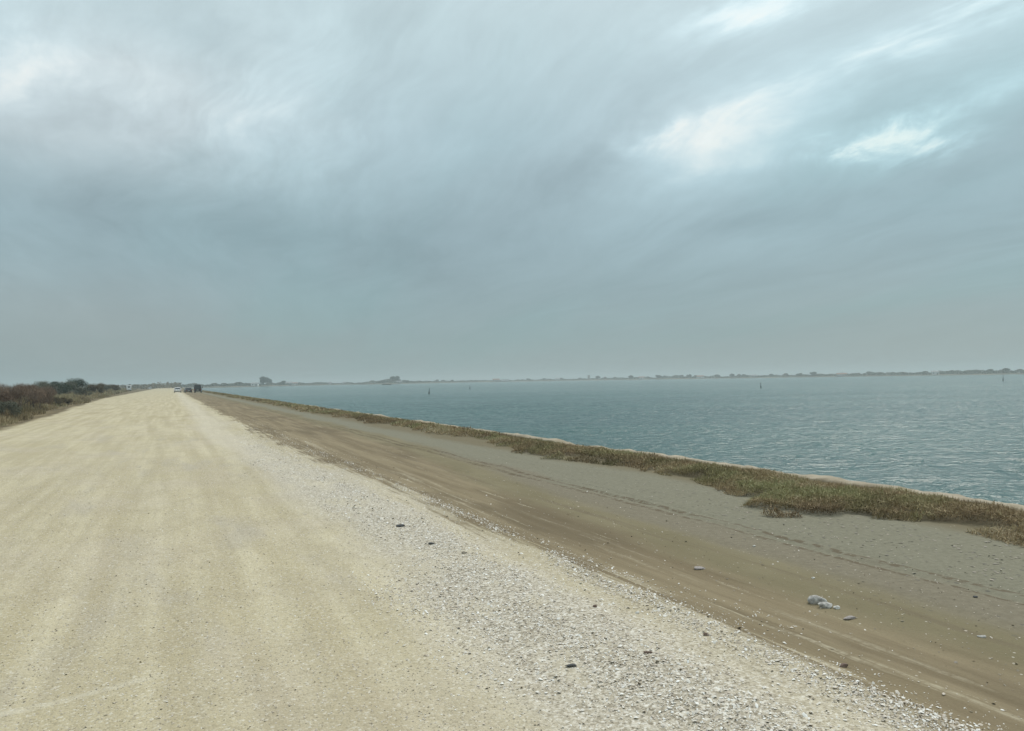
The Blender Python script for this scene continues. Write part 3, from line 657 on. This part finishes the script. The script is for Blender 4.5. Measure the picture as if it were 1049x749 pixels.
far_list = [(447, .62), (453, .5), (463, .45), (487, .42), (541, .55), (557, .5), (575, .6), (594, .5), (612, .8), (619, .65), (629, .55), (646, .75), (664, .55), (675, .78), (681, .6), (692, .75), (697, .7), (706, .75), (712, .65), (734, .65), (750, .7), (758, .7), (763, .6), (790, .55), (804, .7), (818, .6), (833, .75), (879, .5), (891, .65), (902, .5), (925, .5), (948, .55), (974, .55), (991, .6), (1012, .65), (1030, .7)]
ordw = ['first', 'second', 'third', 'fourth', 'fifth', 'sixth', 'seventh', 'eighth', 'ninth', 'tenth', 'eleventh', 'twelfth', 'thirteenth', 'fourteenth', 'fifteenth', 'sixteenth', 'seventeenth', 'eighteenth', 'nineteenth', 'twentieth', 'twenty-first', 'twenty-second']
nl_ = sum(1 for p in far_list if p[0] < 720)
for i, (px, s_) in enumerate(far_list):
    pr = (f1, f2, f3)[i % 3]
    if px < 720: lab = 'small hazy tree on the far shore, %s to the right of the domed clump' % ordw[i]
    else: lab = 'small hazy tree on the far shore, %s in from the right edge of the photo' % ordw[len(far_list) - 1 - i]
    place(pr, on_shore(px, 20 + (i * 37) % 40), (s_ * 1.3, s_ * 1.3, s_ * 1.0), i * 1.3, lab, 'tree', GF)

# ------------------------------------------------------------------ far buildings
wallw = simple('white_wall', (.74, .74, .72), .8, .05, .4); wallg = simple('grey_wall', (.42, .42, .40), .8, .08, .4); rooft = simple('tile_roof', (.30, .18, .13), .9, .15, .8); roofg = simple('grey_roof', (.30, .31, .31), .7, .1, .5)
dark = simple('dark_opening', (.03, .035, .04), .3, .1, 1); glass = simple('window_glass', (.04, .05, .06), .1, .1, 1, 0, .6)
def house(px, back, L, Dp, H, rz, wm_, rm_, label, flat=False):
    root = empty('house' if not flat else 'shed', on_shore(px, back), rz)
    MB().box((0, 0, H / 2), (L, Dp, H), 0).build('wall', wm_, root)
    r_ = MB()
    if flat: r_.box((0, 0, H + .15), (L + .6, Dp + .6, .3), .05)
    else: r_.loft([[(sx * (L / 2 + .4), -Dp / 2 - .5, H + .01), (sx * (L / 2 + .4), Dp / 2 + .5, H + .01), (sx * (L / 2 + .4), 0, H + Dp * .28)] for sx in (-1, 1)])
    r_.build('roof', rm_, root)
    n = max(2, int(L / 3.5))
    for k in range(n):
        x = -L / 2 + (k + .5) * L / n
        if k == n // 2: MB().box((x, -Dp / 2 - .03, 1.1), (1.1, .1, 2.2)).build('door', dark, root)
        else:
            wf = MB().box((x, -Dp / 2 - .03, H * .55), (1.2, .1, 1.2)).build('window', glass, root)
    tag(root, label, 'building', 'buildings along the far shore'); return root
def face(px): return -(YAW + math.atan((px - 524.5) / FPX))
house(261, 8, 9, 6, 2.8, face(261) - .3, wallw, roofg, 'white building with pitched roof left of the tallest shore tree')
house(296, 10, 9, 7, 3.2, face(296), wallg, roofg, 'grey building between the dark rounded tree and the white huts')
house(302, 8, 7, 5, 2.6, face(302), wallw, rooft, 'small pale house with reddish roof right of the grey building')
house(338, 6, 5, 4, 2.6, face(338), wallw, roofg, 'left one of the two tiny white huts before the domed clump')
house(352, 6, 4, 4, 2.4, face(352), wallw, roofg, 'right one of the two tiny white huts before the domed clump')
house(408, 8, 12, 5, 2.6, face(408), wallg, roofg, 'low grey building at the foot of the domed clump of trees')
house(508, 6, 14, 8, 3.2, face(508), wallg, rooft, 'long low building with dark reddish roof left of the white hall')
house(517, 6, 16, 9, 3.6, face(517), wallw, roofg, 'longest white hall on the far shore near the centre', True)
house(571, 6, 9, 6, 3.0, face(571), wallw, roofg, 'small white building between the white hall and the tower')
house(603, 30, 5, 5, 9.5, face(603), wallg, roofg, 'narrow grey tower block, tallest building of the far shore', True)
house(657, 6, 11, 7, 2.8, face(657), wallw, rooft, 'pale low house right of the grey tower block')
house(717, 6, 12, 7, 2.8, face(717), wallw, rooft, 'pale house with reddish roof among trees right of centre')
house(772, 6, 9, 6, 2.8, face(772), wallg, roofg, 'small grey house behind the second water marker from the right')
house(862, 6, 14, 7, 2.6, face(862), wallw, rooft, 'long pale house left of the thick tree line at right')
house(958, 4, 9, 6, 3.6, face(958), wallw, roofg, 'white building poking above the scrub toward the right edge')

# ------------------------------------------------------------------ marker posts in the water
postm = simple('tarred_wood', (.035, .032, .028), .8, .3, 4); capm = simple('marker_paint', (.09, .07, .06), .6, .2, 4)
def marker(px, dist, h_, lean, label, top):
    x, y, _ = at(px, dist); root = empty('marker_post', (x, y, WATER), face(px)); root.rotation_euler[1] = lean
    MB().cyl((0, 0, -1.2), (0, 0, h_), .085, .055, 10).build('post', postm, root)
    MB().cyl((0, 0, -.2), (0, 0, h_ * .38), .16, .13, 12).build('collar', postm, root)
    if top: MB().cyl((0, 0, h_ + .003), (0, 0, h_ + .28), .16, .02, 10).build('topmark', capm, root)
    tag(root, label, 'marker post', 'marker posts standing in the lagoon')
marker(439, 178, 1.35, .12, 'nearest dark marker post, leaning slightly, out in front of the domed clump', False)
marker(481, 270, 1.3, 0, 'thin marker post second from the left, near centre', False)
marker(779, 200, .95, -.05, 'stout short marker post right of centre with pointed top', True)
marker(1027, 300, 1.9, .06, 'thin marker post close to the right edge of the lagoon', False)

def barge():
    x, y, _ = at(396, 820); root = empty('barge', (x, y, WATER), face(396))
    secs = []
    for t, wd, z0 in ((-5.5, 1.2, .35), (-4.6, 2.0, -.1), (0, 2.3, -.2), (4.2, 2.0, -.1), (5.5, .9, .4)):
        secs.append([(t, -wd / 2, .9), (t, -wd / 2 * .8, z0), (t, wd / 2 * .8, z0), (t, wd / 2, .9)])
    MB().loft(secs).build('hull', postm, root); MB().box((0, 0, .93), (8.5, 1.7, .06)).build('deck', capm, root)
    MB().box((-3.2, 0, 1.15), (1.2, 1.0, .38), .04).build('engine_box', capm, root)
    tag(root, 'low dark flat barge on the water below the domed clump', 'boat')
barge()

# ------------------------------------------------------------------ vehicles
paintw = simple('white_paint', (.78, .79, .79), .25, .03, 2, 0, .5); paintd = simple('black_paint', (.018, .02, .022), .3, .1, 2, 0, .5); paintg = simple('grey_paint', (.07, .075, .08), .35, .1, 2, .3, .5)
rub = simple('rubber', (.025, .025, .025), .9, .1, 5); rimm = simple('wheel_metal', (.4, .4, .4), .35, .1, 5, .8); plast = simple('black_plastic', (.03, .03, .03), .6, .1, 5)
redl = simple('red_lens', (.35, .02, .02), .2, .1, 5); clr = simple('clear_lens', (.7, .7, .68), .1, .05, 5); platem = simple('plate', (.7, .7, .66), .5, .05, 5)
def wheel(root, x, y, r, wd):
    sx = 1 if x > 0 else -1
    t = MB().cyl((x - wd / 2, y, r), (x + wd / 2, y, r), r, None, 24).build('tyre', rub, root)
    w_ = MB().cyl((x + sx * (wd / 2 - .01), y, r), (x + sx * (wd / 2 + .012), y, r), r * .62, r * .5, 20).build('rim', rimm, root)
    return t
def car(name, loc, rz, paint, label, L=4.3, W=1.76, H=1.48, roof=None):
    """forward is +Y; lower body and cabin lofted from cross-sections along the length"""
    root = empty(name, loc, rz); hb = H * .58; g = .22
    def ring(y, w0, z0, z1, inset): 
        return [(-w0 / 2 + inset, y, z0), (-w0 / 2, y, z0 + .12), (-w0 / 2, y, z1 - .14), (-w0 / 2 + .09, y, z1), (w0 / 2 - .09, y, z1), (w0 / 2, y, z1 - .14), (w0 / 2, y, z0 + .12), (w0 / 2 - inset, y, z0)]
    MB().loft([ring(-L / 2, W * .86, .38, hb * .88, .05), ring(-L / 2 + .12, W * .95, .28, hb, .05), ring(-L * .3, W, g, hb * 1.03, .05), ring(L * .1, W, g, hb, .05), ring(L * .3, W * .97, g, hb * .93, .05), ring(L / 2 - .15, W * .9, .26, hb * .80, .05), ring(L / 2, W * .76, .34, hb * .66, .05)]).build('body', paint, root, False)
    ct = W * .76; cb = W * .93
    def cr_(y, w0, z): return [(-w0 / 2, y, hb * .96), (-w0 / 2 * z[1], y, z[0]), (w0 / 2 * z[1], y, z[0]), (w0 / 2, y, hb * .96)]
    MB().loft([cr_(-L * .47, cb * .93, (hb + .02, .99)), cr_(-L * .41, cb * .96, (H - .06, .82)), cr_(-L * .28, cb, (H, .82)), cr_(L * .02, cb, (H, .82)), cr_(L * .10, cb, (H - .07, .84)), cr_(L * .24, cb * .95, (hb + .02, .98))]).build('cabin', paint, root, False)
    zb, zt = hb + .07, H - .13
    for s in (-1, 1):
        def sp(y, z): 
            f_ = (z - hb) / (H - hb); return (s * (cb / 2 * (1 - .18 * f_) + .006), y, z)
        for y0, y1, y2, y3 in ((-L * .37, -L * .20, -L * .20, -L * .36), (-L * .18, L * .0, L * .0, -L * .18), (L * .02, L * .19, L * .085, L * .02)):
            MB().poly([sp(y0, zb), sp(y1, zb), sp(y2, zt), sp(y3, zt)][::s], .012).build('side_window', glass, root)
        MB().box((s * (W / 2 + .1), L * .19, hb + .1), (.18, .1, .13), .03).build('mirror', paint, root)
        MB().box((s * W * .37, -L / 2 + .0, hb * .82), (.16, .08, .26), .02).build('tail_light', redl, root)
        MB().box((s * W * .31, L / 2 - .05, hb * .60), (.32, .12, .13), .03).build('headlight', clr, root)
        for yy in (-L * .31, L * .32): wheel(root, s * (W / 2 - .10), yy, .315, .21)
    MB().poly([(-cb * .38, -L * .463, zb), (cb * .38, -L * .463, zb), (cb * .34, -L * .42, H - .16), (-cb * .34, -L * .42, H - .16)], .03).build('rear_window', glass, root)
    MB().poly([(cb * .41, L * .232, zb), (-cb * .41, L * .232, zb), (-cb * .37, L * .115, H - .13), (cb * .37, L * .115, H - .13)], .03).build('windscreen', glass, root)
    MB().box((0, -L / 2 - .02, .36), (W * .88, .16, .2), .05).build('rear_bumper', plast, root); MB().box((0, L / 2 + .0, .32), (W * .8, .16, .2), .05).build('front_bumper', plast, root)
    MB().box((0, -L / 2 - .03, hb * .72), (.5, .05, .12)).build('number_plate', platem, root)
    tag(root, label, 'car', 'vehicles parked along the dirt road'); return root
def gl(x, y): return (x, y, float(height(x, y)))
car('parked_car', gl(1.73, 236), 0.0, paintw, 'white hatchback parked on the dirt road left of the dark vehicles', 4.2, 1.9, 1.5)
car('parked_car', gl(4.5, 238), .12, paintg, 'low dark grey car tucked against the left side of the tall black van', 4.3, 1.8, 1.42)
car('parked_car', gl(-13.0, 560), .1, paintw, 'tiny white car farthest along the dirt road', 4.2, 1.85, 1.55)
def van(name, loc, rz, paint, label, L, W, H, cat, camper=False):
    root = empty(name, loc, rz); g = .35
    def ring(y, w0, z1, z0=g, top=.9): return [(-w0 / 2, y, z0), (-w0 / 2, y, z0 + (z1 - z0) * .55), (-w0 / 2 * top, y, z1 - .08), (-w0 / 2 * top + .1, y, z1), (w0 / 2 * top - .1, y, z1), (w0 / 2 * top, y, z1 - .08), (w0 / 2, y, z0 + (z1 - z0) * .55), (w0 / 2, y, z0)]
    tp = .985 if camper else .9
    MB().loft([ring(-L / 2, W * .95, H * .97, g + .05, tp), ring(-L / 2 + .15, W, H, g, tp), ring(L * .18, W, H, g, tp), ring(L * .28, W * .98, H * (.93 if camper else .96), g, .86), ring(L * .38, W * .95, H * .60, g, .9), ring(L / 2 - .1, W * .9, H * .48, g, .9), ring(L / 2, W * .8, H * .40, g + .1, .9)]).build('body', paint, root)
    z0, z1 = H * .55, H * .80
    MB().box((0, -L / 2 - .012, (z0 + z1) / 2), (W * (.45 if camper else .74), .03, z1 - z0), .01).build('rear_window', glass, root)
    MB().poly([(W * .40, L * .385, H * .61), (-W * .40, L * .385, H * .61), (-W * .38, L * .295, H * .88), (W * .38, L * .295, H * .88)], .03).build('windscreen', glass, root)
    for s in (-1, 1):
        for yc, ll in ((-L * .28, L * .2), (-L * .02, L * .2), (L * .23, L * .12)):
            MB().box((s * (W / 2 * (.985 if camper else .955) + .0), yc, (z0 + z1) / 2 - .05), (.06, ll, (z1 - z0) * .8), .01).build('side_window', glass, root)
        MB().box((s * W * .43, -L / 2 - .0, H * .42), (.14, .08, .4), .02).build('tail_light', redl, root)
        MB().box((s * W * .34, L / 2 - .04, H * .34), (.28, .14, .18), .03).build('headlight', clr, root)
        MB().box((s * (W / 2 + .14), L * .3, H * .62), (.2, .1, .3), .03).build('mirror', plast, root)
        for yy in (-L * .28, L * .33): wheel(root, s * (W / 2 - .13), yy, .36, .24)
    MB().box((0, -L / 2 - .06, .42), (W * .92, .18, .2), .05).build('rear_bumper', plast, root)
    MB().box((0, -L / 2 - .03, H * .33), (.5, .05, .12)).build('number_plate', platem, root)
    if camper: MB().box((0, -L * .1, H + .09), (.9, .9, .2), .04).build('roof_vent', plast, root)
    else:
        r_ = MB()
        for yy in (-L * .35, -L * .1, L * .12): r_.box((0, yy, H + .10), (W * .82, .06, .05))
        for s in (-1, 1): r_.box((s * W * .38, -L * .11, H + .13), (.05, L * .56, .05))
        r_.build('roof_rack', plast, root)
    tag(root, label, cat, 'vehicles parked along the dirt road'); return root
van('parked_van', gl(7.2, 236), -.08, paintd, 'tall black van parked at the edge of the flat beside the water', 4.9, 1.95, 2.3, 'van')
van('motorhome', on_ground(131.5, 400), .1, paintw, 'white boxy motorhome parked against the scrub left of the road', 6.2, 2.15, 2.75, 'motorhome', True)

# ------------------------------------------------------------------ haze
hz = bpy.data.materials.new('haze_air'); hz.use_nodes = True; nt = NT(hz.node_tree); o_ = nt.node('ShaderNodeOutputMaterial'); pv = nt.node('ShaderNodeVolumePrincipled')
pv.inputs['Density'].default_value = .00052; pv.inputs['Color'].default_value = (.80, .92, .93, 1); pv.inputs['Anisotropy'].default_value = .2
nt.t.links.new(pv.outputs[0], o_.inputs['Volume'])
hb_ = MB().box((0, 0, 11), (16600, 16600, 32)).build('haze', hz); hb_.scale = (1, 1, 1)
hb_['kind'] = 'stuff'; tag(hb_, 'thin pale haze over the lagoon, the flat land and the far shore', 'haze')
